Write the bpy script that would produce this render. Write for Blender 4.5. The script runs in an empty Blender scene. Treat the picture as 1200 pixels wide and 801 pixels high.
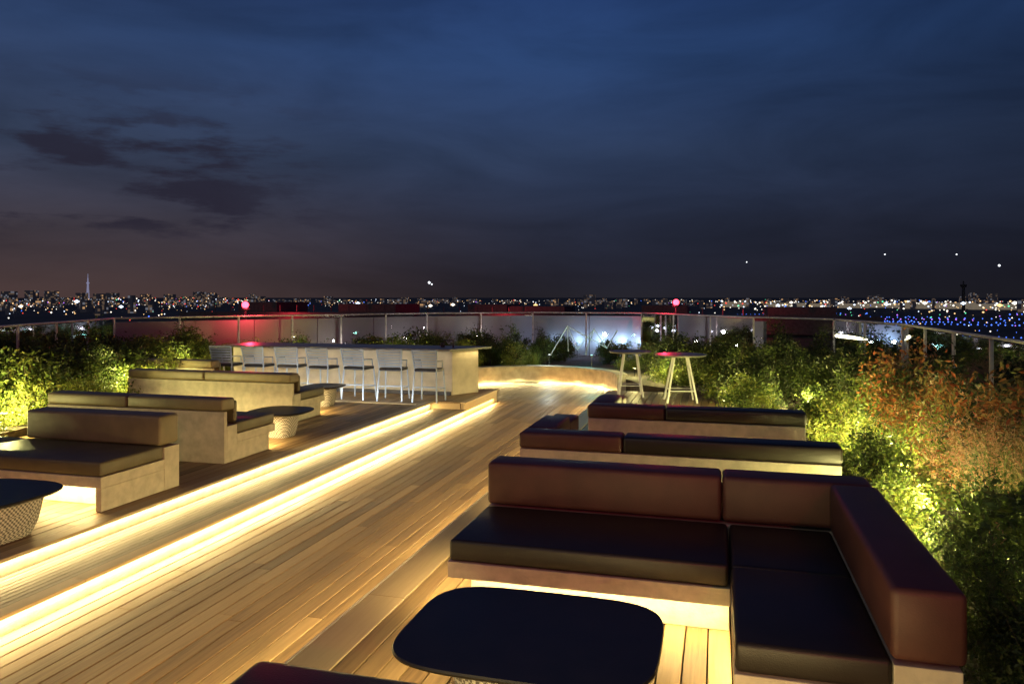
import bpy, bmesh, math, random
import numpy as np
from mathutils import Matrix, Vector
random.seed(7); np.random.seed(7)
sc=bpy.context.scene
sc.view_settings.view_transform='Standard'; sc.view_settings.look='None'; sc.view_settings.exposure=0
COL=sc.collection

# ---------------------------------------------------------------- materials
def newmat(name):
    m=bpy.data.materials.new(name); m.use_nodes=True
    nt=m.node_tree; return m,nt,nt.nodes['Principled BSDF']
def N(nt,t,**k):
    n=nt.nodes.new(t)
    for a,b in k.items(): setattr(n,a,b)
    return n
def simple(name,col,rough=.5,metal=0,var=.25,scale=6,bump=.1,bscale=60):
    m,nt,b=newmat(name)
    tc=N(nt,'ShaderNodeTexCoord'); no=N(nt,'ShaderNodeTexNoise'); no.inputs['Scale'].default_value=scale; no.inputs['Detail'].default_value=6
    nt.links.new(tc.outputs['Object'],no.inputs['Vector'])
    r=N(nt,'ShaderNodeValToRGB'); r.color_ramp.elements[0].position=.3; r.color_ramp.elements[1].position=.7
    r.color_ramp.elements[0].color=[c*(1-var) for c in col]+[1]; r.color_ramp.elements[1].color=[min(1,c*(1+var)) for c in col]+[1]
    nt.links.new(no.outputs['Fac'],r.inputs['Fac']); nt.links.new(r.outputs['Color'],b.inputs['Base Color'])
    b.inputs['Roughness'].default_value=rough; b.inputs['Metallic'].default_value=metal
    if bump>0:
        n2=N(nt,'ShaderNodeTexNoise'); n2.inputs['Scale'].default_value=bscale; n2.inputs['Detail'].default_value=4
        nt.links.new(tc.outputs['Object'],n2.inputs['Vector'])
        bp=N(nt,'ShaderNodeBump'); bp.inputs['Strength'].default_value=bump; bp.inputs['Distance'].default_value=.01
        nt.links.new(n2.outputs['Fac'],bp.inputs['Height']); nt.links.new(bp.outputs['Normal'],b.inputs['Normal'])
    return m
def emis(name,col,s,sampled=False):
    m,nt,b=newmat(name)
    b.inputs['Base Color'].default_value=(*col,1)
    b.inputs['Emission Color'].default_value=(*col,1); b.inputs['Emission Strength'].default_value=s
    if not sampled:
        try: m.cycles.emission_sampling='NONE'
        except: pass
    return m
def wood(name,c1,c2,rough=.42):
    m,nt,b=newmat(name)
    g=N(nt,'ShaderNodeNewGeometry'); tc=N(nt,'ShaderNodeTexCoord'); mp=N(nt,'ShaderNodeMapping'); mp.inputs['Scale'].default_value=(38,1.6,38)
    add=N(nt,'ShaderNodeVectorMath',operation='ADD'); comb=N(nt,'ShaderNodeCombineXYZ'); mul=N(nt,'ShaderNodeMath',operation='MULTIPLY'); mul.inputs[1].default_value=97
    L=nt.links.new
    L(g.outputs['Random Per Island'],mul.inputs[0]); L(mul.outputs[0],comb.inputs['Y']); L(tc.outputs['Object'],add.inputs[0]); L(comb.outputs[0],add.inputs[1]); L(add.outputs[0],mp.inputs['Vector'])
    no=N(nt,'ShaderNodeTexNoise'); no.inputs['Scale'].default_value=1; no.inputs['Detail'].default_value=7; no.inputs['Roughness'].default_value=.6; no.inputs['Distortion'].default_value=.6
    L(mp.outputs[0],no.inputs['Vector'])
    big=N(nt,'ShaderNodeTexNoise'); big.inputs['Scale'].default_value=.9; big.inputs['Detail'].default_value=4; L(tc.outputs['Object'],big.inputs['Vector'])
    m1=N(nt,'ShaderNodeMath',operation='MULTIPLY_ADD'); m1.inputs[1].default_value=.6; L(g.outputs['Random Per Island'],m1.inputs[0])
    m2=N(nt,'ShaderNodeMath',operation='MULTIPLY_ADD'); m2.inputs[1].default_value=.8; m2.inputs[2].default_value=-.35; L(no.outputs['Fac'],m2.inputs[0])
    L(m2.outputs[0],m1.inputs[2])
    m3=N(nt,'ShaderNodeMath',operation='MULTIPLY_ADD'); m3.inputs[1].default_value=.5; L(big.outputs['Fac'],m3.inputs[0]); L(m1.outputs[0],m3.inputs[2])
    r=N(nt,'ShaderNodeValToRGB'); r.color_ramp.elements[0].color=[*c1,1]; r.color_ramp.elements[1].color=[*c2,1]
    r.color_ramp.elements[0].position=.15; r.color_ramp.elements[1].position=.95
    L(m3.outputs[0],r.inputs['Fac']); L(r.outputs['Color'],b.inputs['Base Color'])
    rr=N(nt,'ShaderNodeMapRange'); rr.inputs['To Min'].default_value=rough-.1; rr.inputs['To Max'].default_value=rough+.25; L(big.outputs['Fac'],rr.inputs['Value']); L(rr.outputs[0],b.inputs['Roughness'])
    bp=N(nt,'ShaderNodeBump'); bp.inputs['Strength'].default_value=.4; bp.inputs['Distance'].default_value=.004; L(no.outputs['Fac'],bp.inputs['Height']); L(bp.outputs['Normal'],b.inputs['Normal'])
    return m
M_deck=wood('deck_wood',(.10,.055,.024),(.39,.26,.125))
M_tread=wood('tread_wood',(.13,.105,.08),(.25,.21,.16))
M_nose=wood('deck_nosing',(.34,.25,.14),(.50,.38,.23))
M_shell=simple('sofa_shell_mortar',(.45,.41,.32),.75,var=.16,scale=9,bump=.3,bscale=45)
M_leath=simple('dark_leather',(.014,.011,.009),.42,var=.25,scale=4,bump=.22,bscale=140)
M_leath2=simple('leather_red_lit',(.075,.028,.023),.48,var=.25,scale=3,bump=.22,bscale=140)  # dark leather with the cast of red light mixed into its colour
M_leathLit=simple('leather_yellow_lit',(.10,.082,.042),.45,var=.2,scale=4,bump=.22,bscale=140)  # same dark leather, yellow lamp light painted into the colour
M_leathLit2=simple('leather_yellow_lit_back',(.18,.145,.08),.45,var=.2,scale=4,bump=.22,bscale=140)  # lighter version for the backs, yellow light again in the colour
M_tabletop=simple('table_top_black',(.010,.009,.009),.4,var=.3,bump=.06,bscale=90)
M_metal=simple('brushed_metal',(.5,.48,.45),.4,metal=.2,bump=0)
M_dark=simple('dark_metal',(.04,.04,.045),.45,metal=.5,bump=0)
M_stool=simple('stool_blue_grey',(.34,.43,.54),.5,var=.08,bump=0)
M_bar=simple('bar_plaster',(.5,.46,.36),.7,var=.18,scale=4,bump=.3,bscale=40)
M_bartop=simple('bar_top_stone',(.2,.19,.17),.3,var=.3,scale=12,bump=0)
M_stone=simple('planter_concrete',(.34,.31,.26),.8,var=.25,scale=5,bump=.4,bscale=35)
M_soil=simple('soil',(.045,.033,.022),.95,var=.5,scale=8,bump=.8,bscale=25)
M_parapet=simple('parapet_panel',(.31,.29,.31),.5,var=.12,scale=.6,bump=0)
M_roof=simple('roof_membrane',(.06,.06,.06),.8,var=.3,bump=.2)
M_white=simple('white_paint',(.7,.7,.68),.45,var=.05,bump=0)
M_steel=simple('galvanised_steel',(.4,.42,.43),.4,metal=.2,var=.1,bump=0)
M_bark=simple('bark',(.05,.036,.025),.9,var=.3,bump=0)
M_trim=simple('edge_trim',(.7,.64,.5),.35,metal=.2,bump=0)

def glassmat():
    m,nt,b=newmat('rail_glass'); nt.nodes.remove(b)
    out=nt.nodes['Material Output']; t=N(nt,'ShaderNodeBsdfTransparent'); t.inputs[0].default_value=(.86,.9,.9,1)
    g=N(nt,'ShaderNodeBsdfGlossy'); g.inputs['Roughness'].default_value=.03; g.inputs['Color'].default_value=(.8,.85,.9,1)
    f=N(nt,'ShaderNodeFresnel'); f.inputs[0].default_value=1.4; mx=N(nt,'ShaderNodeMixShader')
    nt.links.new(f.outputs[0],mx.inputs[0]); nt.links.new(t.outputs[0],mx.inputs[1]); nt.links.new(g.outputs[0],mx.inputs[2]); nt.links.new(mx.outputs[0],out.inputs[0])
    return m
M_glass=glassmat()
def leafmat(name,cols,trans=.35):
    m,nt,b=newmat(name)
    g=N(nt,'ShaderNodeNewGeometry'); r=N(nt,'ShaderNodeValToRGB')
    e=r.color_ramp.elements
    while len(e)<len(cols): e.new(.5)
    for i,c in enumerate(cols): e[i].position=i/(len(cols)-1); e[i].color=(*c,1)
    nt.links.new(g.outputs['Random Per Island'],r.inputs['Fac']); nt.links.new(r.outputs['Color'],b.inputs['Base Color'])
    b.inputs['Roughness'].default_value=.5; b.inputs['Specular IOR Level'].default_value=.3
    t=N(nt,'ShaderNodeBsdfTranslucent'); nt.links.new(r.outputs['Color'],t.inputs[0]); mx=N(nt,'ShaderNodeMixShader'); mx.inputs[0].default_value=trans
    nt.links.new(b.outputs[0],mx.inputs[1]); nt.links.new(t.outputs[0],mx.inputs[2]); nt.links.new(mx.outputs[0],nt.nodes['Material Output'].inputs[0])
    return m
M_leafG=leafmat('leaf_green',[(.035,.06,.016),(.07,.11,.022),(.13,.16,.035)])
M_leafY=leafmat('leaf_yellowgreen',[(.09,.13,.02),(.15,.19,.035),(.23,.21,.045)])
M_leafD=leafmat('leaf_dark',[(.018,.03,.012),(.035,.055,.018),(.07,.075,.025)])
M_leafR=leafmat('leaf_red',[(.22,.055,.022),(.26,.11,.035),(.14,.12,.035)])
M_feather=leafmat('grass_feather',[(.32,.14,.10),(.32,.19,.12),(.2,.13,.06)])
M_olive=leafmat('grass_olive',[(.12,.10,.03),(.16,.12,.05),(.09,.10,.03)])
def weavemat():
    m,nt,b=newmat('woven_rattan'); tc=N(nt,'ShaderNodeTexCoord'); ck=N(nt,'ShaderNodeTexChecker'); ck.inputs['Scale'].default_value=45
    ck.inputs['Color1'].default_value=(.5,.47,.42,1); ck.inputs['Color2'].default_value=(.12,.11,.1,1)
    nt.links.new(tc.outputs['Object'],ck.inputs['Vector']); nt.links.new(ck.outputs['Color'],b.inputs['Base Color']); b.inputs['Roughness'].default_value=.7
    bp=N(nt,'ShaderNodeBump'); bp.inputs['Strength'].default_value=.6; bp.inputs['Distance'].default_value=.01
    nt.links.new(ck.outputs['Fac'],bp.inputs['Height']); nt.links.new(bp.outputs[0],b.inputs['Normal']); return m
M_weave=weavemat()

# ---------------------------------------------------------------- helpers
def empty(name,loc):
    e=bpy.data.objects.new(name,None); e.location=loc; e.empty_display_size=.1; COL.objects.link(e); return e
def attach(o,p):
    if p is not None:
        o.parent=p; o.matrix_parent_inverse=Matrix.Translation(-Vector(p.location))
def obj(name,bm,mats,parent=None,smooth=False):
    me=bpy.data.meshes.new(name); bm.to_mesh(me); bm.free()
    for m in (mats if isinstance(mats,(list,tuple)) else [mats]): me.materials.append(m)
    if smooth:
        for p in me.polygons: p.use_smooth=True
    o=bpy.data.objects.new(name,me); COL.objects.link(o); attach(o,parent); return o
def addbox(bm,x0,x1,y0,y1,z0,z1,bev=0,seg=1,mi=0):
    vs=[bm.verts.new((x,y,z)) for x in (x0,x1) for y in (y0,y1) for z in (z0,z1)]
    fs=[bm.faces.new([vs[i] for i in q]) for q in ((0,1,3,2),(4,6,7,5),(0,4,5,1),(2,3,7,6),(0,2,6,4),(1,5,7,3))]
    for f in fs: f.material_index=mi
    if bev>0:
        es=set(e for f in fs for e in f.edges)
        r=bmesh.ops.bevel(bm,geom=list(es),offset=bev,segments=seg,affect='EDGES',profile=.5)
        for f in r['faces']: f.material_index=mi
def box(name,x0,x1,y0,y1,z0,z1,mat,parent=None,bev=.006,seg=2,soft=0):
    bm=bmesh.new(); addbox(bm,x0,x1,y0,y1,z0,z1,bev,seg)
    o=obj(name,bm,mat,parent)
    if bev>.015:
        for p in o.data.polygons: p.use_smooth=True
        try: o.data.set_sharp_from_angle(angle=math.radians(50))
        except: pass
    return o
def cyl_between(bm,a,b,r,seg=8,r2=None):
    a=Vector(a);b=Vector(b);d=b-a
    m=Matrix.Translation((a+b)/2)@d.to_track_quat('Z','Y').to_matrix().to_4x4()
    bmesh.ops.create_cone(bm,cap_ends=True,segments=seg,radius1=r,radius2=r if r2 is None else r2,depth=d.length,matrix=m)
def prism(bm,pts,z0,z1,mi=0):
    lo=[bm.verts.new((x,y,z0)) for x,y in pts]; hi=[bm.verts.new((x,y,z1)) for x,y in pts]
    n=len(pts)
    f=[bm.faces.new(hi),bm.faces.new(lo[::-1])]
    for i in range(n): f.append(bm.faces.new([lo[i],lo[(i+1)%n],hi[(i+1)%n],hi[i]]))
    for q in f: q.material_index=mi
    bmesh.ops.recalc_face_normals(bm,faces=f)
def led(p0,p1,direction,width,ppm,col=(1,.74,.30),parent=None,name='led_light'):
    p0=Vector(p0);p1=Vector(p1);x=(p1-p0).normalized();L=(p1-p0).length
    z=-Vector(direction).normalized(); z=(z-x*z.dot(x)).normalized(); y=z.cross(x)
    ld=bpy.data.lights.new(name,'AREA'); ld.shape='RECTANGLE'; ld.size=L; ld.size_y=width; ld.energy=ppm*L; ld.color=col
    o=bpy.data.objects.new(name,ld); m=Matrix((x,y,z)).transposed().to_4x4(); m.translation=(p0+p1)/2; COL.objects.link(o)
    if parent is not None:
        o.parent=parent; o.matrix_parent_inverse=Matrix.Translation(-Vector(parent.location))
    o.matrix_basis=m
    return o

# ---------------------------------------------------------------- decks
Z1,Z2=.15,.30
def boards(bm,x0,x1,y0,y1,ztop,w=.138,gap=.010,th=.03):
    n=max(1,round((x1-x0)/(w+gap))); step=(x1-x0)/n
    for i in range(n):
        a=x0+i*step+gap/2; b=x0+(i+1)*step-gap/2
        y=y0-random.uniform(0,2.5)
        while y<y1:
            e=y+random.choice([2.4,3.0,3.6])
            s=max(y,y0); t=min(e,y1)
            if t-s>.05: addbox(bm,a,b,s+.002,t-.002,ztop-th,ztop-random.uniform(0,.0018),.003,1)
            y=e
def fascia(bm,x0,x1,y0,y1,z0,z1,L=3.6):
    y=y0
    while y<y1:
        t=min(y+L,y1); addbox(bm,x0,x1,y+.001,t-.001,z0,z1,.004,1); y=t
bm=bmesh.new()
boards(bm,-5.2,-2.6,-2,22.3,0); boards(bm,-7.3,-5.2,17.7,21.6,0); boards(bm,-2.6,-1.0,18.2,21.3,0)
obj('walkway_deck',bm,M_deck)
st=empty('terrace_steps',(-5.6,7,0))
bm=bmesh.new(); boards(bm,-5.93,-5.34,-2,15.2,Z1,.06,.008); obj('tread_boards',bm,M_tread,st)
bm=bmesh.new(); fascia(bm,-5.34,-5.20,-2,15.2,Z1-.032,Z1+.002); fascia(bm,-6.10,-5.93,-2,15.2,Z2-.032,Z2+.002); obj('nosings',bm,M_nose,st)
bm=bmesh.new(); addbox(bm,-5.32,-5.26,-2,15.2,-.05,Z1-.034); addbox(bm,-6.06,-6.0,-2,15.2,.05,Z2-.034); obj('risers',bm,M_shell,st)
bm=bmesh.new(); boards(bm,-13.4,-6.10,-2,15.2,Z2)
boards(bm,-13.4,-5.34,15.2,17.55,Z2); obj('upper_terrace_deck',bm,M_deck)
bm=bmesh.new(); fascia(bm,-5.338,-5.20,15.2,17.7,Z2-.032,Z2+.002); addbox(bm,-5.32,-5.26,15.2,17.7,-.05,Z2-.034,0); addbox(bm,-6.0,-5.34,15.2,15.26,.1,Z2-.034); addbox(bm,-13.4,-5.34,17.56,17.66,-.05,Z2-.01); obj('terrace_edge',bm,M_nose,st)
led((-5.235,-2,Z1-.04),(-5.235,17.4,Z1-.04),(.5,0,-1),.025,14,parent=st)
led((-5.975,-2,Z2-.04),(-5.975,15.1,Z2-.04),(.4,0,-1),.025,10.5,parent=st)
lp=empty('lounge_platform',(-1,9,0))
bm=bmesh.new(); boards(bm,-2.26,1.1,-2,18.1,Z2); obj('boards',bm,M_deck,lp)
bm=bmesh.new(); fascia(bm,-2.56,-2.265,-2,18.1,Z2-.032,Z2+.002); obj('nosing',bm,M_nose,lp)
bm=bmesh.new(); addbox(bm,-2.577,-2.562,-2,18.1,Z2-.034,Z2+.004); obj('edge_trim',bm,M_trim,lp)
bm=bmesh.new(); addbox(bm,-2.50,-2.44,-2,18.1,-.05,Z2-.034); addbox(bm,-2.5,1.1,18.11,18.17,-.05,Z2-.01); obj('riser',bm,M_shell,lp)
led((-2.53,-2,Z2-.04),(-2.53,18,Z2-.04),(-1.2,0,-1),.03,20,parent=lp)

F=[(3.9,-2.2),(3.9,18.2),(3.0,21.9),(1.0,23.5),(-2.8,28.5),(-7,28.5),(-10.5,26.2),(-16.5,17.5),(-13.7,11),(-13.7,-2.2)]
GZ=-46
bm=bmesh.new(); prism(bm,[(4.6,-14),(4.6,18.5),(3.6,22.4),(1.5,24.2),(-2.4,29.6),(-7.3,29.6),(-11.2,27.2),(-17.6,17.6),(-17.6,-14)],GZ,-.06); obj('hotel_building',bm,M_roof)

AC=(-4.95,19.9); R=2.3
arc=[(AC[0]+R*math.cos(math.radians(a)),AC[1]+R*math.sin(math.radians(a))) for a in range(12,169,6)]
arco=[(AC[0]+(R+.28)*math.cos(math.radians(a)),AC[1]+(R+.28)*math.sin(math.radians(a))) for a in range(12,169,6)]
aw=empty('curved_planter_wall',(AC[0],AC[1]+R,0))
bm=bmesh.new()
arcr=[(AC[0]+(R+.05)*math.cos(math.radians(a)),AC[1]+(R+.05)*math.sin(math.radians(a))) for a in range(12,169,6)]
prism(bm,arcr+arco[::-1],-.02,.40)
obj('wall',bm,M_stone,aw)
bm=bmesh.new(); prism(bm,arc+[(AC[0]+(R+.32)*math.cos(math.radians(a)),AC[1]+(R+.32)*math.sin(math.radians(a))) for a in range(168,11,-6)],.40,.46); obj('cap',bm,M_stone,aw)
for i in range(1,len(arc)-4,4):
    a,b=arc[i],arc[i+4]; mx=((a[0]+b[0])/2-AC[0],(a[1]+b[1])/2-AC[1]); k=.985
    led((AC[0]+(a[0]-AC[0])*k,AC[1]+(a[1]-AC[1])*k,.13),(AC[0]+(b[0]-AC[0])*k,AC[1]+(b[1]-AC[1])*k,.13),(-mx[0]*.3,-mx[1]*.3,-1),.03,24,parent=aw)
BZ=.32
bm=bmesh.new()
prism(bm,[(-13.6,17.7),(-7.4,17.7),(-7.4,20.3)]+arco[::-1]+[(-2.3,20.3),(-1.9,19.3),(-1.0,18.5),(1.25,18.3),(3.8,18.2),(2.9,21.8),(.9,23.4),(-2.9,28.4),(-6.9,28.4),(-10.4,26.1),(-15.8,18.4)],-.02,BZ)
obj('planting_bed',bm,[M_soil])
bm=bmesh.new(); prism(bm,[(1.25,-2),(3.8,-2),(3.8,18.19),(1.25,18.28)],-.02,BZ); obj('planting_bed',bm,M_soil)
bm=bmesh.new(); prism(bm,[(.5,14.0),(1.12,12.6),(1.12,18.05),(-.6,18.05),(-.2,17.4),(.05,15.6)],Z2+.003,Z2+.10); obj('planting_bed',bm,M_soil)
bm=bmesh.new(); prism(bm,[(-13.6,-2),(-11.6,-2),(-10.6,8),(-11.5,13),(-13.4,17.6),(-15.9,17.6),(-13.6,11.2)],Z2+.003,Z2+.12); obj('planting_bed',bm,M_soil)
bm=bmesh.new()
y=-2
while y<18:
    addbox(bm,1.13,1.24,y+.003,min(y+1.8,18.2)-.003,-.02,Z2+.16,.006,1); y+=1.8
obj('planter_kerb',bm,M_stone)

# ---------------------------------------------------------------- sofas
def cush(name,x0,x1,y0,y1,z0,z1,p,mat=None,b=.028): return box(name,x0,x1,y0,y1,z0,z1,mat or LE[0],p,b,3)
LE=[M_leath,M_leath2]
z=Z2
def seat_block(p,x0,x1,y0,y1,rec,cuts_x=(),side_full=None):
    box('apron',x0,x1,y0,y1,z+.25,z+.365,M_shell,p,.006)
    g=lambda s:rec.get(s,.0)
    box('plinth',x0+g('l')+.004,x1-g('r')-.004,y0+g('f')+.004,y1-g('b')-.004,z,z+.248,M_shell,p,.004)
    xs=[x0+.005]+list(cuts_x)+[x1-.005]
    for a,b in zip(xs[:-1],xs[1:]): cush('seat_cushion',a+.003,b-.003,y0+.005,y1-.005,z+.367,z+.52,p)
p=empty('sectional_sofa',(-.3,5.6,z))
seat_block(p,-1.87,.07,5.05,6.0,{'f':.22,'l':.1})
box('apron',.074,.80,3.92,6.0,z+.25,z+.365,M_shell,p); box('plinth',.29,.80,3.93,5.99,z,z+.248,M_shell,p)
cush('seat_cushion',.077,.80,5.06,5.99,z+.367,z+.52,p); cush('seat_cushion',.077,.80,3.93,5.052,z+.367,z+.52,p)
box('end_panel',.29,1.10,3.925,3.985,z+.002,z+.249,M_shell,p)
box('back_shell',-1.87,1.10,6.24,6.30,z,z+.76,M_shell,p); box('back_base',-1.87,1.10,6.002,6.238,z+.0,z+.50,M_shell,p)
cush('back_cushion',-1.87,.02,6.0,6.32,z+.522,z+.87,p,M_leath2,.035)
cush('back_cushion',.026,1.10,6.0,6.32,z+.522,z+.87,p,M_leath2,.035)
box('side_base',.803,1.10,3.93,6.0,z+.251,z+.5,M_shell,p)
cush('side_back_cushion',.79,1.12,3.92,5.99,z+.522,z+.87,p,M_leath2,.035)
led((-1.8,5.13,z+.245),(.05,5.13,z+.245),(0,.1,-1),.02,16,parent=p)
led((.14,4.0,z+.245),(.14,5.0,z+.245),(.1,0,-1),.02,16,parent=p)
led((-1.875,5.1,z+.3),(-1.875,6.25,z+.3),(-1,0,-.7),.02,12,parent=p)
p=empty('sectional_sofa',(-.8,1.9,z))
seat_block(p,-1.6,.9,1.2,2.2,{'b':.0})
box('back_shell',-1.6,.9,2.2,2.5,z,z+.5,M_shell,p)
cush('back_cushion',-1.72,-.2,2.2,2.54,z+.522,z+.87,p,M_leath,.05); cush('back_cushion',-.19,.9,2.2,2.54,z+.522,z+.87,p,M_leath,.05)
led((-1.6,2.52,z+.49),(.8,2.52,z+.49),(0,1,-.7),.02,14,parent=p)
led((-1.62,1.3,z+.49),(-1.62,2.5,z+.49),(-1,.5,-.8),.02,24,parent=p)  # side strip added to brighten the platform nosing
def Lsofa(x0,x1,y,cut,ywing,wx):
    p=empty('sectional_sofa',((x0+x1)/2,y+.5,z))
    box('back_shell',x0,x1,y,y+.06,z,z+.70,M_shell,p); box('back_base',x0,x1,y+.062,y+.30,z,z+.5,M_shell,p)
    cush('back_cushion',x0-.01,cut-.003,y-.012,y+.30,z+.705,z+.87,p,M_leath2,.035); cush('back_cushion',cut+.003,x1+.01,y-.012,y+.30,z+.705,z+.87,p,LE[0],.035)
    cush('back_pad',x0+.32,x1-.02,y+.305,y+.38,z+.52,z+.80,p)
    seat_block(p,wx,x1,y+.302,y+1.2,{'b':.2})
    box('wing_base',x0,x0+.3,y+.302,ywing,z,z+.5,M_shell,p); cush('wing_back',x0-.01,x0+.3,y+.31,(y+ywing)/2+.3,z+.522,z+.87,p,M_leath2,.035)
    cush('wing_back',x0-.01,x0+.3,(y+ywing)/2+.306,ywing,z+.522,z+.80,p,M_leath2,.035)
    seat_block(p,x0+.304,wx-.004,y+.302,ywing,{'r':.0})
    led((wx+.1,y+1.08,z+.245),(x1-.1,y+1.08,z+.245),(0,-.2,-1),.02,8,parent=p)
    led((x0-.01,y+.1,z+.20),(x0-.01,ywing,z+.20),(-1,0,-.8),.02,8,parent=p)
Lsofa(-1.97,1.09,7.45,-.92,9.2,-1.0)
Lsofa(-1.62,1.0,9.55,-.65,11.2,-.65)
LE=[M_leathLit,M_leathLit2]; 
M_back=M_leathLit2
p=empty('sectional_sofa',(-7.6,7.1,z))
box('apron',-9.9,-6.22,6.42,7.35,z+.25,z+.365,M_shell,p)
box('plinth',-9.9,-6.30,6.66,7.345,z,z+.248,M_shell,p)
for a,b in ((-9.9,-8.22),(-8.22,-6.225)): cush('seat_cushion',a+.003,b-.003,6.425,7.345,z+.367,z+.52,p)
box('end_panel',-6.296,-6.222,6.425,7.348,z+.002,z+.249,M_shell,p)
box('back_base',-8.2,-6.22,7.353,7.6,z,z+.5,M_shell,p)
cush('back_cushion',-8.2,-6.24,7.30,7.62,z+.522,z+.87,p,M_back,.035)
led((-9.8,6.5,z+.245),(-6.33,6.5,z+.245),(0,.1,-1),.02,26,parent=p)
def sofa_back(x0,x1,y,dep=1.1,cut=None):
    p=empty('sectional_sofa',((x0+x1)/2,y+.5,z))
    box('back_shell',x0,x1,y,y+.06,z,z+.70,M_shell,p); box('back_base',x0,x1,y+.062,y+.28,z,z+.5,M_shell,p)
    m=cut or (x0+x1)/2
    cush('back_cushion',x0,m-.003,y-.012,y+.28,z+.705,z+.87,p,M_back,.035); cush('back_cushion',m+.003,x1-.03,y-.012,y+.28,z+.705,z+.87,p,M_back,.035)
    cush('back_pad',x0+.02,x1-.05,y+.285,y+.36,z+.52,z+.82,p)
    seat_block(p,x0,x1,y+.282,y+dep,{'b':.15},(m,))
    led((x0+.1,y+dep-.06,z+.245),(x1-.1,y+dep-.06,z+.245),(0,.8,-1),.02,36,parent=p)
sofa_back(-9.4,-6.42,8.72,1.2,-8.0)
sofa_back(-10.9,-7.35,11.9,1.15,-9.2)
sofa_back(-12.6,-10.6,14.0,1.0)

# ---------------------------------------------------------------- low tables
def sup(w,d,n,k=48):
    pts=[]
    for i in range(k):
        t=2*math.pi*i/k; c,s=math.cos(t),math.sin(t)
        pts.append((w/2*math.copysign(abs(c)**(2/n),c),d/2*math.copysign(abs(s)**(2/n),s)))
    return pts
def loft(bm,cx,cy,rings):
    prev=None
    first=None
    for w,d,n,zz in rings:
        v=[bm.verts.new((cx+x,cy+y,zz)) for x,y in sup(w,d,n,72)]
        if prev:
            for i in range(len(v)): bm.faces.new([prev[i],prev[(i+1)%len(v)],v[(i+1)%len(v)],v[i]])
        else: first=v
        prev=v
    bm.faces.new(prev); bm.faces.new(first[::-1])
def low_table(cx,cy,w,d,h=.40,n=4.2,basek=.5):
    p=empty('coffee_table',(cx,cy,z))
    bm=bmesh.new(); loft(bm,cx,cy,[(w-.05,d-.05,n,z+h-.035),(w-.005,d-.005,n,z+h-.02),(w,d,n,z+h-.01),(w-.012,d-.012,n,z+h)]); obj('top',bm,M_tabletop,p)
    bm=bmesh.new(); loft(bm,cx,cy,[(w*basek,d*basek,3,z+.001),(w*basek*1.15,d*basek*1.15,3,z+.12),(w*basek*1.3,d*basek*1.3,3,z+h-.036)]); obj('woven_base',bm,M_weave,p)
    return p
p=low_table(-1.0,4.05,1.42,1.12)
led((-1.58,3.65,z+.35),(-1.58,4.45,z+.35),(-1,0,-.5),.02,9,parent=p)
low_table(-6.62,5.45,1.15,1.1,.42,3.2,.6)
low_table(-6.85,10.75,.95,.95,.42,3,.42)
low_table(-7.9,14.0,.8,.8,.42,3,.45)

# ---------------------------------------------------------------- bar & stools
p=empty('bar_counter',(-8.5,16.6,z))
bm=bmesh.new(); prism(bm,[(-11.7,16.25),(-5.9,16.25),(-5.5,16.95),(-11.7,16.95)],z,z+1.02); obj('body',bm,M_bar,p)
bm=bmesh.new(); prism(bm,[(-11.8,15.95),(-5.85,15.95),(-5.25,17.2),(-11.8,17.2)],z+1.022,z+1.07)
o=obj('counter_top',bm,M_bartop,p)
bm=bmesh.new(); addbox(bm,-11.7,-5.92,16.19,16.247,z,z+.08); obj('kick_rail',bm,M_dark,p)
bm=bmesh.new(); cyl_between(bm,(-6.0,16.6,z+1.07),(-6.0,16.6,z+1.25),.02); cyl_between(bm,(-6.0,16.6,z+1.24),(-6.2,16.5,z+1.24),.015); cyl_between(bm,(-6.3,16.7,z+1.07),(-6.3,16.7,z+1.17),.05,12); obj('bar_tap',bm,M_dark,p)
led((-11.6,16.1,z+1.01),(-5.95,16.1,z+1.01),(0,-.1,-1),.02,1.0,col=(1,.82,.5),parent=p)
led((-5.7,16.35,z+1.01),(-5.4,16.95,z+1.01),(.2,-.1,-1),.02,4,parent=p)
p=empty('stool_fill_light',(-8.8,14.6,z))  # added strip, throws fill light onto the stool backs
bm=bmesh.new(); addbox(bm,-12,-6.1,14.57,14.60,z,z+.02); obj('fill_channel',bm,M_metal,p)
led((-12,14.62,z+.03),(-6.1,14.62,z+.03),(0,1,.75),.02,5.5,col=(.92,.95,1),parent=p)
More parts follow.
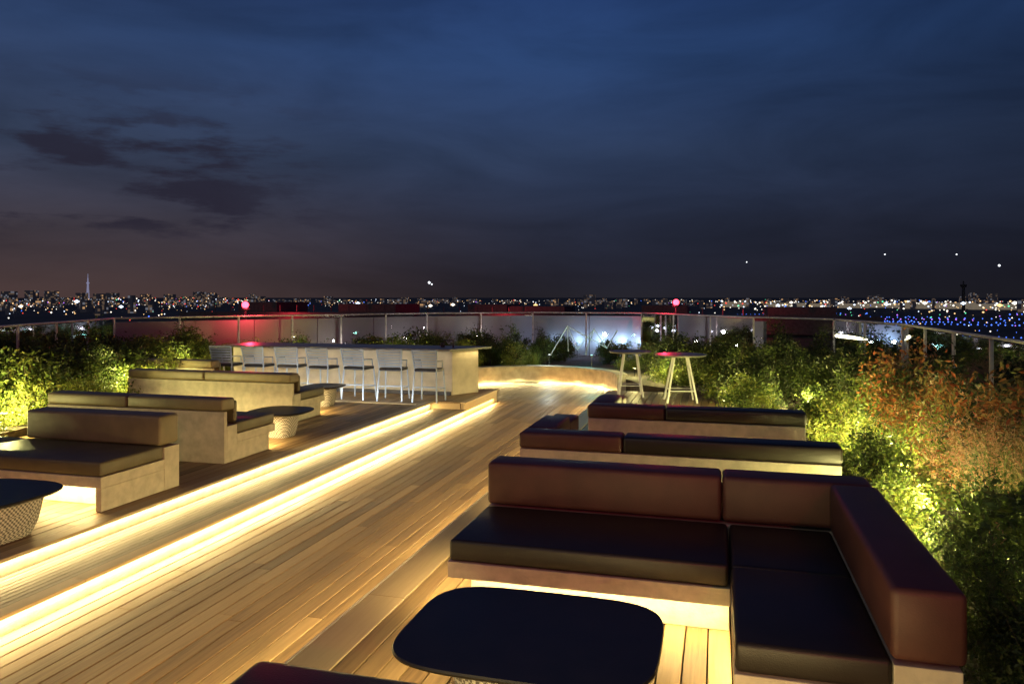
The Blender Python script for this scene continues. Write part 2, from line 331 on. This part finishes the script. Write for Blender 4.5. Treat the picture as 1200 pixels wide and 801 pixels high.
def stool(x,y,rot=0):
    p=empty('bar_stool',(0,0,0))
    bm=bmesh.new()
    for sx in (-1,1):
        cyl_between(bm,(sx*.25,-.25,0),(sx*.22,-.19,.66),.016); cyl_between(bm,(sx*.22,-.19,.66),(sx*.25,-.27,1.03),.016)
        cyl_between(bm,(sx*.25,.25,0),(sx*.22,.19,.66),.016)
        cyl_between(bm,(sx*.245,-.24,.25),(sx*.245,.24,.25),.009)
        cyl_between(bm,(sx*.24,-.22,.82),(sx*.23,.12,.80),.012); cyl_between(bm,(sx*.23,.12,.80),(sx*.22,.15,.66),.012)
    cyl_between(bm,(-.245,.24,.25),(.245,.24,.25),.01); cyl_between(bm,(-.24,-.22,.30),(.24,-.22,.30),.01)
    cyl_between(bm,(-.25,-.27,1.03),(.25,-.27,1.03),.016)
    obj('frame',bm,M_stool,p)
    bm=bmesh.new()
    for k in range(6):
        zz=.70+.056*k; yy=-.20-.075*(zz-.66)/.37
        pts=[]
        for j in range(9):
            t=-1+2*j/8; pts.append((t*.235,yy-.03*(1-t*t)))
        for j in range(8):
            a,b=pts[j],pts[j+1]
            vs=[bm.verts.new(q) for q in ((a[0],a[1],zz-.020),(b[0],b[1],zz-.020),(b[0],b[1],zz+.020),(a[0],a[1],zz+.020))]; bm.faces.new(vs)
    obj('back_straps',bm,M_stool,p)
    bm=bmesh.new(); addbox(bm,-.235,.235,-.21,.22,.60,.66,.02,2); obj('seat',bm,M_dark,p)
    p.location=(x,y,z+.001); p.rotation_euler[2]=rot; p.scale=(1.12,1.08,1.08)
for i in range(7): stool(-6.05-.84*i,15.2+random.uniform(-.03,.03),random.uniform(-.12,.12))

def high_table(x,y,r,h=1.02):
    p=empty('high_table',(x,y,z))
    bm=bmesh.new(); bmesh.ops.create_cone(bm,cap_ends=True,segments=48,radius1=r-.02,radius2=r,depth=.035,matrix=Matrix.Translation((x,y,z+h-.018))); obj('top',bm,M_bartop,p)
    bm=bmesh.new()
    for k in range(4):
        a=math.radians(45+90*k+10); cyl_between(bm,(x+.36*r/.5*math.cos(a)*1.1,y+.36*r/.5*math.sin(a)*1.1,z),(x+.2*math.cos(a),y+.2*math.sin(a),z+h-.036),.022)
        b=math.radians(45+90*(k+1)+10); q=.31*r/.5
        cyl_between(bm,(x+q*math.cos(a),y+q*math.sin(a),z+.25),(x+q*math.cos(b),y+q*math.sin(b),z+.25),.012)
    obj('legs',bm,M_white,p)
high_table(-.8,16.6,.56); high_table(-1.95,17.25,.48)

# ---------------------------------------------------------------- glass railing
RT=1.95
gr=empty('glass_railing',(-4,28,0))
bg=bmesh.new(); bp_=bmesh.new(); br=bmesh.new()
for a,b in zip(F[:-1],F[1:]):
    a=Vector((*a,0)); b=Vector((*b,0)); L=(b-a).length; n=max(1,round(L/1.8)); d=(b-a)/n
    cyl_between(br,a+Vector((0,0,RT)),b+Vector((0,0,RT)),.026)
    for i in range(n):
        q=a+d*i; q2=a+d*(i+1); u=d.normalized()*.03
        addbox(bp_,q.x-.025,q.x+.025,q.y-.02,q.y+.02,-.05,RT-.02)
        s,t=q+u,q2-u
        bg.faces.new([bg.verts.new(v) for v in ((s.x,s.y,.35),(t.x,t.y,.35),(t.x,t.y,RT-.04),(s.x,s.y,RT-.04))])
obj('glass_panels',bg,M_glass,gr); obj('posts',bp_,M_metal,gr); obj('handrail',br,M_metal,gr)
Pp=[(1.35,23.85),(-2.6,29.1),(-7.15,29.1),(-10.85,26.7),(-17.0,17.6)]
bm=bmesh.new()
for a,b in zip(Pp[:-1],Pp[1:]):
    a=Vector((*a,0)); b=Vector((*b,0)); L=(b-a).length; n=max(1,round(L/2.4)); d=(b-a)/n; nn=Vector((d.y,-d.x,0)).normalized()*.06
    for i in range(n):
        s=a+d*i+d.normalized()*.012; t=a+d*(i+1)-d.normalized()*.012
        prism(bm,[(s.x+nn.x,s.y+nn.y),(t.x+nn.x,t.y+nn.y),(t.x-nn.x,t.y-nn.y),(s.x-nn.x,s.y-nn.y)],-.05,RT-.13)
obj('parapet_wall',bm,M_parapet)
p=empty('linear_wall_light',(3.4,20.5,1.45))
bm=bmesh.new(); cyl_between(bm,(3.78,19.05,1.52),(3.02,21.6,1.52),.04); obj('tube',bm,emis('tube_glow',(1,.93,.6),6,True),p)

def sculpture(cx,cy,s,z0):
    bm=bmesh.new()
    P=[(-.9,0,.1),(-.35,.1,1.05),(.05,-.2,.3),(.55,.1,.95),(1.0,0,.35),(.2,.5,.1),(-.4,.5,.2),(1.3,.2,.9)]
    E=[(0,1),(1,2),(2,3),(3,4),(1,4),(5,3),(6,1),(4,7)]
    for a,b in E:
        A=[cx+P[a][0]*s,cy+P[a][1]*s,z0+P[a][2]*s]; B=[cx+P[b][0]*s,cy+P[b][1]*s,z0+P[b][2]*s]; cyl_between(bm,A,B,.014)
    for q in P: bmesh.ops.create_icosphere(bm,subdivisions=1,radius=.03,matrix=Matrix.Translation((cx+q[0]*s,cy+q[1]*s,z0+q[2]*s)))
    obj('steel_rod_sculpture',bm,M_steel)
sculpture(-4.35,23.6,.95,.62)

# ---------------------------------------------------------------- plants
def leaf_arrays(C,Nn,size,asp,V,Fc,MI,mi):
    for c,s in zip(C,size):
        n=np.random.normal(size=3); n[2]+=.6; n/=np.linalg.norm(n)
        a=np.cross(n,np.random.normal(size=3)); a/=np.linalg.norm(a)+1e-6; b=np.cross(n,a)
        k=len(V)
        V.extend([tuple(c-a*s),tuple(c-b*s*asp+n*s*.12),tuple(c+a*s),tuple(c+b*s*asp+n*s*.12)]); Fc.append((k,k+1,k+2,k+3)); MI.append(mi)
def tube(V,Fc,MI,a,b,r0,r1,mi):
    a=np.array(a);b=np.array(b);d=b-a;d=d/(np.linalg.norm(d)+1e-6); u=np.cross(d,[.3,.9,.1]);u/=np.linalg.norm(u);w=np.cross(d,u); k=len(V)
    for q,r in ((a,r0),(b,r1)):
        for j in range(4):
            t=j*math.pi/2; V.append(tuple(q+(u*math.cos(t)+w*math.sin(t))*r))
    for j in range(4): Fc.append((k+j,k+(j+1)%4,k+4+(j+1)%4,k+4+j)); MI.append(mi)
def mk(V,Fc,MI,mats,name):
    me=bpy.data.meshes.new(name); me.from_pydata(V,[],Fc)
    for m in mats: me.materials.append(m)
    me.polygons.foreach_set('material_index',MI); me.update(); return me
def shrub_mesh(w,h,nl,ls,mat,ncl=16,asp=.45,mat2=None,lo=.12,sp=.12):
    V,Fc,MI=[],[],[]
    for k in range(ncl):
        th=random.uniform(0,6.28); rr=w*.5*math.sqrt(random.random())*.85; zz=h*random.uniform(lo,.92)*(1-.35*(rr/(w*.5))**2)
        c=np.array([rr*math.cos(th),rr*math.sin(th),zz])
        mid=c*np.array([.45,.45,.55]); tube(V,Fc,MI,(c[0]*.1,c[1]*.1,0),mid,.008,.006,1); tube(V,Fc,MI,mid,c,.006,.003,1)
        for _ in range(2):
            e=c+np.random.normal(size=3)*np.array([.14*w,.14*w,.12*h]); tube(V,Fc,MI,mid,e,.005,.002,1)
            C=mid+(e-mid)*np.random.uniform(.1,1.1,(nl//ncl//6,1))+np.random.normal(size=(nl//ncl//6,3))*ls*1.3
            leaf_arrays(C,None,np.random.uniform(.6,1.2,len(C))*ls,asp,V,Fc,MI,0)
        n=int(nl/ncl*.67); C=c+np.random.normal(size=(n,3))*np.array([sp*w,sp*w,sp*.75*h])
        C[:,2]=np.abs(C[:,2])
        leaf_arrays(C,None,np.random.uniform(.6,1.25,n)*ls,asp,V,Fc,MI,2 if (mat2 and random.random()<.4) else 0)
    return mk(V,Fc,MI,[mat,M_bark,mat2 or mat],'shrub_mesh')
def grass_mesh(w,h,nb,mat,feather=None,bw=.008):
    V,Fc,MI=[],[],[]
    for k in range(nb):
        th=random.uniform(0,6.28); r=abs(random.gauss(0,.1))*w; b=np.array([r*math.cos(th),r*math.sin(th),0]); th2=th+random.gauss(0,.5)
        H=h*random.uniform(.55,1.0); sp=w*.5*random.uniform(.2,1.0); o=np.array([math.cos(th2),math.sin(th2),0]); side=np.array([-o[1],o[0],0])*bw
        prev=None
        for j in range(6):
            t=j/5; q=b+o*sp*t**1.8+np.array([0,0,H*(t-.28*t**3)]); ww=side*(1-t*.9)
            kk=len(V); V.extend([tuple(q-ww),tuple(q+ww)])
            if prev is not None: Fc.append((prev,prev+1,kk+1,kk)); MI.append(0)
            prev=kk
        if feather and k%3==0:
            C=q+np.random.normal(size=(22,3))*np.array([.022,.022,.08]); leaf_arrays(C,None,np.full(22,.019),.25,V,Fc,MI,1)
    return mk(V,Fc,MI,[mat,feather or mat],'grass_mesh')
SG=[shrub_mesh(1.1,1.15,2800,.04,M_leafG,18,mat2=M_leafD,sp=.10),shrub_mesh(1.2,1.0,2800,.045,M_leafG,16,.35,M_leafY,sp=.10),shrub_mesh(1.0,1.3,2600,.04,M_leafD,16,mat2=M_leafG,sp=.10)]
SD=[shrub_mesh(1.1,1.3,2600,.04,M_leafD,16,.4,sp=.10),shrub_mesh(1.1,1.5,2600,.036,M_leafD,16,.5,M_leafG,sp=.09)]
SY=[shrub_mesh(1.0,.9,2600,.04,M_leafY,18,.3),shrub_mesh(1.1,.8,3200,.03,M_leafY,22,.5,M_leafG)]
SR=[shrub_mesh(1.15,1.6,3200,.034,M_leafR,20,.45,M_leafG,.3,.10),shrub_mesh(1.1,1.45,2800,.036,M_leafR,16,.35,M_olive,.3,.10)]
SN=[shrub_mesh(1.0,1.1,6500,.02,M_leafD,26,.5,M_leafG,sp=.10),shrub_mesh(.9,.9,6500,.018,M_leafG,26,.45,M_leafD,sp=.10)]
GR=[grass_mesh(1.1,1.1,420,M_leafY),grass_mesh(1.2,1.3,420,M_leafG)]
GF=[grass_mesh(1.2,1.4,420,M_olive,M_feather,.006),grass_mesh(1.1,1.25,400,M_leafG,M_feather,.005)]
def put(meshes,name,x,y,s,z0=.32,sz=None):
    o=bpy.data.objects.new(name,random.choice(meshes)); COL.objects.link(o); o.location=(x,y,z0); o.rotation_euler=(random.uniform(-.08,.08),random.uniform(-.08,.08),random.uniform(0,6.28)); s*=random.uniform(.8,1.18); o.scale=(s,s,(sz or s)*random.uniform(.85,1.15))
U=random.uniform
for x,y,s in [(1.62,3.55,.62),(1.66,4.15,.66),(1.9,4.7,.8),(1.62,5.15,.66),(2.0,5.6,.9),(2.3,4.2,.9)]: put(SN,'shrub',x,y,s)
y=3.9
while y<18.2:
    for x in (1.75,2.4,3.15):
        xx=x+U(-.2,.25); yy=y+U(-.3,.3)
        if x==1.75:
            if yy<6.2: put(SN,'shrub',xx,yy,.75)
            elif yy<8.5: put([SY[1]]+SN,'shrub',xx,yy,.72)
            else: put(SY+SG,'shrub',xx,yy,.74)
        elif x==2.4:
            if yy<5.2: put(SN,'shrub',xx,yy,.95)
            elif yy<8.2: put(GF+[SG[0]],'ornamental_grass',xx,yy,1.05)
            elif yy<11.8: put(SR+[SG[0],SY[0]],'red_shrub',xx,yy,1.0)
            else: put(SG+SD,'shrub',xx,yy,.95)
        else:
            if yy<8.2: put(GF+SR+SD,'ornamental_grass',xx,yy,1.1)
            elif yy<11.5: put(SR+SD+SG,'red_shrub',xx,yy,1.1)
            elif yy<15: put(SD+SG+GF,'shrub',xx,yy,1.05)
            elif yy<16.5: put(SG+GF,'shrub',xx,yy,.95)
            else: put(SY,'shrub',xx,yy,.8)
    y+=.72
for x,y,s in [(.75,13.7,.7),(.45,14.6,.75),(.9,15.0,.85),(.35,15.7,.85),(.85,16.2,.9),(.2,16.6,.85),(.65,17.2,.95),(-.05,17.6,.85),(.95,17.9,1.0)]: put(SY+SG+SD,'shrub',x,y,s,.38)
for _ in range(18):
    t=U(0,1); put(SG+SD+SY,'shrub',-1.5+4.2*t,19.5-.9*t+U(0,1.5),.92)
for _ in range(13): put(SG+GR+SD,'shrub',U(-1.5,1.8),U(20.8,23.0),1.02)
for _ in range(10): put(SG+SY,'shrub',U(-2.7,-1.2),U(21.6,24.5),.8)
for _ in range(11): put(SG+SY+GR,'shrub',U(-7.6,-5.5),U(22.4,24.6),.78)
for _ in range(48):
    x=U(-15.2,-7.3); ymax=min(27.5,17.5+(x+16.5)*1.45); put(SG+SD+GR+SY,'shrub',x,U(18.2,max(18.8,ymax-.8)),.97)
for _ in range(8): put(SG,'shrub',U(-7,-3),U(25,26.8),.7)
yy=5.5
while yy<17.8:
    for q in (-.55,.25,1.0,1.8):
        x=-11.7-q-max(0,(yy-12)*.32)+U(-.2,.2)
        if x>-13.5 or yy>12.5: put(GR+SY if q<0 else (GR+SY+SG if q<.6 else SG+SD),'shrub',x,yy+U(-.3,.3),.78 if q<0 else 1.05,.36)
    yy+=.72
for _ in range(14):
    x=U(-15.6,-13.6); put(SG+SD,'shrub',x,U(15.5,18.2),1.0,.36)

# ---------------------------------------------------------------- garden uplights
def uplight(x,y,e,col=(1,.88,.30),z0=.34,h=.26,r=.05):
    p=empty('garden_uplight',(x,y,z0))
    bm=bmesh.new(); cyl_between(bm,(x,y,z0-.02),(x,y,z0+h-.1),.012); cyl_between(bm,(x,y,z0+h-.1),(x,y,z0+h-.06),.045,12,.05); obj('fixture',bm,M_dark,p)
    ld=bpy.data.lights.new('lamp','POINT'); ld.energy=e; ld.color=col; ld.shadow_soft_size=r
    o=bpy.data.objects.new('lamp',ld); COL.objects.link(o); o.location=(x,y,z0+h); attach(o,p)
for x,y,e in [(1.95,5.15,60),(1.5,6.9,150),(1.9,8.0,110),(2.0,9.6,170),(1.45,11.0,280),(1.5,14.4,220),(2.1,12.9,80),(2.85,10.6,90),(2.05,6.1,80),(2.8,7.2,90),(2.3,16.8,150),(.1,15.2,110),(-1.35,19.6,130),(.6,19.2,90),(-2.3,21.4,80)]: uplight(x,y,e)
for x,y,e in [(-10.95,7.4,190),(-11.0,9.4,330),(-11.4,12.6,360),(-12.5,15.6,280),(-11.6,17.95,110),(-8.3,18.1,90),(-7.6,19.6,90),(-13.6,19.2,110),(-10.8,21.5,100)]: uplight(x,y,e,z0=.42 if y<17 else .34,h=.34)
uplight(-5.05,22.65,35,(.85,1,.9),h=.5,r=.11); uplight(-3.75,22.8,35,(.4,1,.8),h=.5,r=.11)
for x,e in ((-6.2,14),(-5.3,40),(-4.4,60),(-3.6,60),(-2.95,40)): uplight(x,28.75,e*.42,(.45,.7,1),z0=-.05,h=.9)  # blue wall washers added to imitate pale reflected streaks
for x,y,e in ((-8.6,27.0,14),(-10.6,25.4,12),(-12.2,23.0,10),(-1.2,25.9,12),(.2,24.2,9)): uplight(x,y,e,(1,.88,.9),h=.7)

M_red=emis('red_beacon',(1,.04,.07),10)
def beacon(x,y,zz,e,r=.16,base=-.05,off=(0,-.35)):
    p=empty('obstruction_light',(x,y,zz))
    bm=bmesh.new(); cyl_between(bm,(x,y,base),(x,y,zz-r*.8),.04); cyl_between(bm,(x,y,zz-r*.95),(x,y,zz-r*.6),r*.9,12); obj('pole',bm,M_dark,p)
    bm=bmesh.new(); bmesh.ops.create_uvsphere(bm,u_segments=16,v_segments=10,radius=r*.7,matrix=Matrix.Translation((x,y,zz))); obj('red_lens',bm,M_red,p,True)
    ld=bpy.data.lights.new('lamp','POINT'); ld.energy=e; ld.color=(1,.03,.07); ld.shadow_soft_size=.04
    o=bpy.data.objects.new('lamp',ld); COL.objects.link(o); o.location=(x+off[0],y+off[1],zz+.05); attach(o,p)
beacon(-14.75,21.1,2.3,130,.16,off=(.45,-.4)); beacon(-1.5,27.9,2.36,120,.16,off=(-.4,-.45))
beacon(3.4,-4.5,4.6,950,.12)  # unseen beacon behind the camera, added for the red cast on the sofas

for (x0,x1,y0,y1,zt) in [(-34,-17.8,42,60,1.3),(-20,-8.5,50,70,1.1),(-7,9,48,66,1.1)]:
    p=empty('neighbouring_building',((x0+x1)/2,(y0+y1)/2,0))
    bm=bmesh.new(); addbox(bm,x0,x1,y0,y1,GZ,zt); obj('walls',bm,M_roof,p)
    bm=bmesh.new(); addbox(bm,x0-.2,x1+.2,y0-.2,y0,zt-.8,zt+.3); addbox(bm,x0+2,x0+5,y0+3,y0+7,zt,zt+.9); addbox(bm,x1-6,x1-2,y0+2,y0+6,zt,zt+.8)
    for k in range(int((x1-x0)/1.2)): addbox(bm,x0+k*1.2,x0+k*1.2+.05,y0-.1,y0-.05,zt+.35,zt+.75)
    obj('roof_parapet',bm,M_roof,p)
    ld=bpy.data.lights.new('red_lamp','POINT'); ld.energy=200; ld.color=(1,.04,.06); ld.shadow_soft_size=.05
    o=bpy.data.objects.new('red_lamp',ld); COL.objects.link(o); o.location=((x0+x1)/2,y0-1.2,zt+.3); attach(o,p)

# ---------------------------------------------------------------- city
bm=bmesh.new()
k=48; bm.faces.new([bm.verts.new((60000*math.cos(2*math.pi*i/k),60000*math.sin(2*math.pi*i/k),GZ)) for i in range(k)]); obj('ground',bm,simple('city_ground',(.03,.03,.036),.9,var=.5,scale=.004,bump=0))
def winmat():
    m,nt,b=newmat('city_facade'); L=nt.links.new
    g=N(nt,'ShaderNodeNewGeometry'); sn=N(nt,'ShaderNodeVectorMath',operation='SNAP'); sn.inputs[1].default_value=(9,9,7)
    wn=N(nt,'ShaderNodeTexWhiteNoise',noise_dimensions='3D'); L(g.outputs['Position'],sn.inputs[0]); L(sn.outputs[0],wn.inputs['Vector'])
    r=N(nt,'ShaderNodeValToRGB'); r.color_ramp.interpolation='CONSTANT'; e=r.color_ramp.elements
    e[0].color=(.02,.02,.03,1); e[1].position=.66; e[1].color=(.30,.2,.13,1); x=e.new(.88); x.color=(.4,.42,.5,1); x=e.new(.96); x.color=(1.6,.9,.4,1)
    L(wn.outputs['Value'],r.inputs['Fac']); L(r.outputs[0],b.inputs['Emission Color']); b.inputs['Emission Strength'].default_value=.3; b.inputs['Base Color'].default_value=(.05,.05,.06,1)
    m.cycles.emission_sampling='NONE'; return m
M_city=winmat()
def polar(az,d):
    a=math.radians(az-15.4); return d*math.sin(a),d*math.cos(a)
bm=bmesh.new()
for _ in range(260):
    az=U(-50,52); left=az<-17 or random.random()<.12
    d=U(2200,6500) if left else U(3000,8000)
    x,y=polar(az,d); w=U(20,60)*(d/3500)*.6; hh=U(14,44)+(U(0,1)**3*d/900*6 if left else 0) if left else U(8,36)+U(0,1)**5*22
    addbox(bm,x-w/2,x+w/2,y-w/2,y+w/2,GZ,GZ+hh*1.05)
for az,d,hh in [(-31.5,4200,78),(-32.6,4500,82),(-29.8,4800,72),(-28,4300,70),(-22.6,4200,76),(-21.8,4600,72),(-33.8,4000,74),(-26,5000,66),(-24.5,4500,64),(31.6,5200,74),(32.6,5200,68)]:
    x,y=polar(az,d); addbox(bm,x-22,x+22,y-22,y+22,GZ,GZ+hh)
obj('distant_city_buildings',bm,M_city)
x,y=polar(math.degrees(math.atan((103-600)/880)),6500)
bm=bmesh.new(); cyl_between(bm,(x,y,GZ),(x,y,GZ+150),14,12,6); cyl_between(bm,(x,y,GZ+150),(x,y,GZ+160),11,12); cyl_between(bm,(x,y,GZ+160),(x,y,GZ+190),5,12,4); cyl_between(bm,(x,y,GZ+190),(x,y,GZ+225),2.5,8,1.5)
obj('broadcast_tower',bm,emis('tower_lit',(.5,.5,.75),.35))
x,y=polar(math.degrees(math.atan((1129-600)/880)),2600)
bm=bmesh.new(); cyl_between(bm,(x,y,GZ),(x,y,GZ+78),5,10,4); cyl_between(bm,(x,y,GZ+78),(x,y,GZ+86),8,10,9); cyl_between(bm,(x,y,GZ+86),(x,y,GZ+96),2,6); obj('control_tower',bm,M_dark)
cols=[((1,.92,.78),2.2),((1,.6,.25),1.8),((.7,.82,1),2.4),((1,.08,.05),1.6),((.08,.2,1),2.2),((.15,1,.5),1.4),((.5,.18,1),1.8)]
lm=[emis('city_light_%d'%i,c,s) for i,(c,s) in enumerate(cols)]
bm=bmesh.new()
def dot(az,d,zz,px,mi,wide=1):
    x,y=polar(az,d); s=d/880*px/2
    a=math.radians(az-15.4)
    rx,ry=math.cos(a)*s*wide,-math.sin(a)*s*wide; fx,fy=math.sin(a)*s,math.cos(a)*s
    top=bm.verts.new((x,y,zz+s)); bot=bm.verts.new((x,y,zz-s)); q=[bm.verts.new(v) for v in ((x-rx,y-ry,zz),(x-fx,y-fy,zz),(x+rx,y+ry,zz),(x+fx,y+fy,zz))]
    for i in range(4):
        for tb in (top,bot):
            f=bm.faces.new([q[i],q[(i+1)%4],tb]); f.material_index=mi
for _ in range(950):
    az=U(-52,52); d=1600*(5.5)**(U(0,1)**.6)
    mi=random.choices(range(7),[36,34,12,8,5,4,1])[0]; dot(az,d,GZ+U(2,22),U(.45,1.2)*(1.4 if random.random()<.06 else 1),mi)
for _ in range(220):
    az=U(-36,-18); d=U(2200,6500); mi=random.choices(range(7),[34,30,12,18,3,3,3])[0]; dot(az,d,GZ+U(6,46),U(.7,1.5),mi)
for _ in range(380):
    az=U(15,46); d=U(2300,5200); mi=random.choices(range(7),[50,26,20,4,2,2,0])[0]; dot(az,d,GZ+U(4,28),U(.9,2.1),mi,1.2)
for row in range(15):
    d0=U(820,2300); a0=U(13,28); n=random.randint(14,40); mi=random.choice([4,4,4,4,4,6,5,2]); st_=U(.25,.6); sl=U(-12,14)
    for j in range(n):
        a=a0+st_*j
        if a<50: dot(a,d0+sl*j+U(-3,3),GZ+1.5,U(1.0,1.8),mi)
for _ in range(200): dot(U(12,50),U(800,2200),GZ+U(1,10),U(.7,1.7),random.choices(range(7),[18,10,8,6,40,12,14])[0])
for _ in range(80): dot(U(-50,-22),U(900,2200),GZ+U(2,20),U(.8,1.9),random.choices(range(7),[30,25,20,8,8,5,0])[0])
for az in [-33.2,-30.1,-27.5,-12.2,-6.2,-11.6,-4.5,1.8,19.5,20.4,21.2,24.2,26.5,28.8,31,33,33.8]: dot(az,U(2300,3600),GZ+U(10,34),U(2.6,4.0),random.choice([0,2,1]),1.5)
obj('city_lights',bm,lm)
bm=bmesh.new()
for az,w in [(20,90),(23.5,120),(26.2,70),(29.5,140),(32.8,90),(16.5,60)]:
    x,y=polar(az,3600+U(-300,300)); addbox(bm,x-w,x+w,y-20,y+20,GZ,GZ+U(16,26))
obj('airport_terminal',bm,emis('terminal_glow',(.8,.66,.45),.12))
bm=bmesh.new()
for u,v,px in [(503,331,3.2),(506,333,2),(875,307,1.5),(1037,298,1.6),(1121,298,1.6),(1171,311,2.4)]:
    az=math.degrees(math.atan((u-600)/880)); x,y=polar(az,2600); dd=2600*math.cos(math.radians(az))
    bmesh.ops.create_icosphere(bm,subdivisions=1,radius=2600/880*px/2,matrix=Matrix.Translation((x,y,2.55+(348-v)/880*dd)))
obj('aircraft_lights',bm,emis('aircraft_white',(.9,.95,1),2.0))

# ---------------------------------------------------------------- world
w=bpy.data.worlds.new("World"); sc.world=w; w.use_nodes=True; nt=w.node_tree; L=nt.links.new
bgd=nt.nodes['Background']; tc=N(nt,'ShaderNodeTexCoord'); sp=N(nt,'ShaderNodeSeparateXYZ'); L(tc.outputs['Generated'],sp.inputs[0])
def ramp(stops):
    r=N(nt,'ShaderNodeValToRGB'); e=r.color_ramp.elements
    while len(e)<len(stops): e.new(.5)
    for i,(p_,c) in enumerate(stops): e[i].position=p_; e[i].color=(*c,1)
    return r
mr=N(nt,'ShaderNodeMapRange'); mr.inputs['From Min'].default_value=-.02; mr.inputs['From Max'].default_value=.5; L(sp.outputs['Z'],mr.inputs['Value'])
rl=ramp([(0,(.056,.032,.028)),(.09,(.046,.030,.031)),(.20,(.040,.033,.043)),(.38,(.029,.041,.076)),(.62,(.021,.041,.102)),(.78,(.015,.030,.084)),(1,(.010,.019,.056))])
rr=ramp([(0,(.014,.013,.016)),(.09,(.013,.013,.021)),(.22,(.016,.020,.038)),(.40,(.020,.034,.076)),(.62,(.017,.041,.116)),(.78,(.012,.031,.100)),(1,(.007,.015,.05))])
L(mr.outputs[0],rl.inputs['Fac']); L(mr.outputs[0],rr.inputs['Fac'])
dt=N(nt,'ShaderNodeVectorMath',operation='DOT_PRODUCT'); dt.inputs[1].default_value=(.9641,.2656,0); L(tc.outputs['Generated'],dt.inputs[0])
ma=N(nt,'ShaderNodeMapRange'); ma.inputs['From Min'].default_value=-.6; ma.inputs['From Max'].default_value=.15; ma.interpolation_type='SMOOTHSTEP'; L(dt.outputs['Value'],ma.inputs['Value'])
mx=N(nt,'ShaderNodeMixRGB'); L(ma.outputs[0],mx.inputs[0]); L(rl.outputs[0],mx.inputs[1]); L(rr.outputs[0],mx.inputs[2])
mb=N(nt,'ShaderNodeMapRange'); mb.inputs['From Min'].default_value=.1; mb.inputs['From Max'].default_value=.62; mb.inputs['To Min'].default_value=1; mb.inputs['To Max'].default_value=.55; L(dt.outputs['Value'],mb.inputs['Value'])
mp=N(nt,'ShaderNodeMapping'); mp.inputs['Scale'].default_value=(1.3,1.3,5.5); mp.inputs['Rotation'].default_value=(.12,.16,0); L(tc.outputs['Generated'],mp.inputs[0])
n1=N(nt,'ShaderNodeTexNoise'); n1.inputs['Scale'].default_value=2.2; n1.inputs['Detail'].default_value=8; n1.inputs['Roughness'].default_value=.55; n1.inputs['Distortion'].default_value=.5; L(mp.outputs[0],n1.inputs['Vector'])
mc=N(nt,'ShaderNodeMapRange'); mc.inputs['From Min'].default_value=.35; mc.inputs['From Max'].default_value=.68; mc.inputs['To Min'].default_value=1.2; mc.inputs['To Max'].default_value=.76; L(n1.outputs['Fac'],mc.inputs['Value'])
mm=N(nt,'ShaderNodeMath',operation='MULTIPLY'); L(mb.outputs[0],mm.inputs[0]); L(mc.outputs[0],mm.inputs[1])
sc1=N(nt,'ShaderNodeVectorMath',operation='SCALE'); L(mx.outputs[0],sc1.inputs[0]); L(mm.outputs[0],sc1.inputs['Scale'])
mp2=N(nt,'ShaderNodeMapping'); mp2.inputs['Scale'].default_value=(3.8,3.8,17); mp2.inputs['Location'].default_value=(.7,.2,.35); L(tc.outputs['Generated'],mp2.inputs[0])
n2=N(nt,'ShaderNodeTexNoise'); n2.inputs['Scale'].default_value=1.6; n2.inputs['Detail'].default_value=9; n2.inputs['Roughness'].default_value=.6; L(mp2.outputs[0],n2.inputs['Vector'])
c1=N(nt,'ShaderNodeMapRange'); c1.inputs['From Min'].default_value=.46; c1.inputs['From Max'].default_value=.60; c1.interpolation_type='SMOOTHSTEP'; L(n2.outputs['Fac'],c1.inputs['Value'])
c2=N(nt,'ShaderNodeMapRange'); c2.inputs['From Min'].default_value=-.18; c2.inputs['From Max'].default_value=-.36; L(dt.outputs['Value'],c2.inputs['Value'])
c3=N(nt,'ShaderNodeMapRange'); c3.inputs['From Min'].default_value=.05; c3.inputs['From Max'].default_value=.09; L(sp.outputs['Z'],c3.inputs['Value'])
c4=N(nt,'ShaderNodeMapRange'); c4.inputs['From Min'].default_value=.27; c4.inputs['From Max'].default_value=.18; L(sp.outputs['Z'],c4.inputs['Value'])
q=c1
for c in (c2,c3,c4):
    m_=N(nt,'ShaderNodeMath',operation='MULTIPLY'); L(q.outputs[0],m_.inputs[0]); L(c.outputs[0],m_.inputs[1]); q=m_
m_=N(nt,'ShaderNodeMath',operation='MULTIPLY'); m_.inputs[1].default_value=.8; L(q.outputs[0],m_.inputs[0])
mxc=N(nt,'ShaderNodeMixRGB'); mxc.inputs[2].default_value=(.015,.013,.024,1); L(m_.outputs[0],mxc.inputs[0]); L(sc1.outputs[0],mxc.inputs[1])
L(mxc.outputs[0],bgd.inputs['Color']); bgd.inputs['Strength'].default_value=1.25
sd=bpy.data.lights.new('fill_sun','SUN'); sd.energy=.22; sd.angle=math.radians(35); sd.color=(1,.86,.66)  # added warm fill from behind the camera, lifts sofas and decks
so=bpy.data.objects.new('fill_sun',sd); COL.objects.link(so); so.rotation_euler=Vector((-.35,-.75,.62)).to_track_quat('Z','Y').to_euler()

cd=bpy.data.cameras.new('camera'); cam=bpy.data.objects.new('camera',cd); COL.objects.link(cam)
cd.sensor_width=36; cd.lens=26.4; cd.shift_y=-.04375; cd.clip_start=.05; cd.clip_end=100000
cam.location=(0,0,2.55); cam.rotation_euler=(math.radians(90),0,math.radians(15.4)); sc.camera=cam
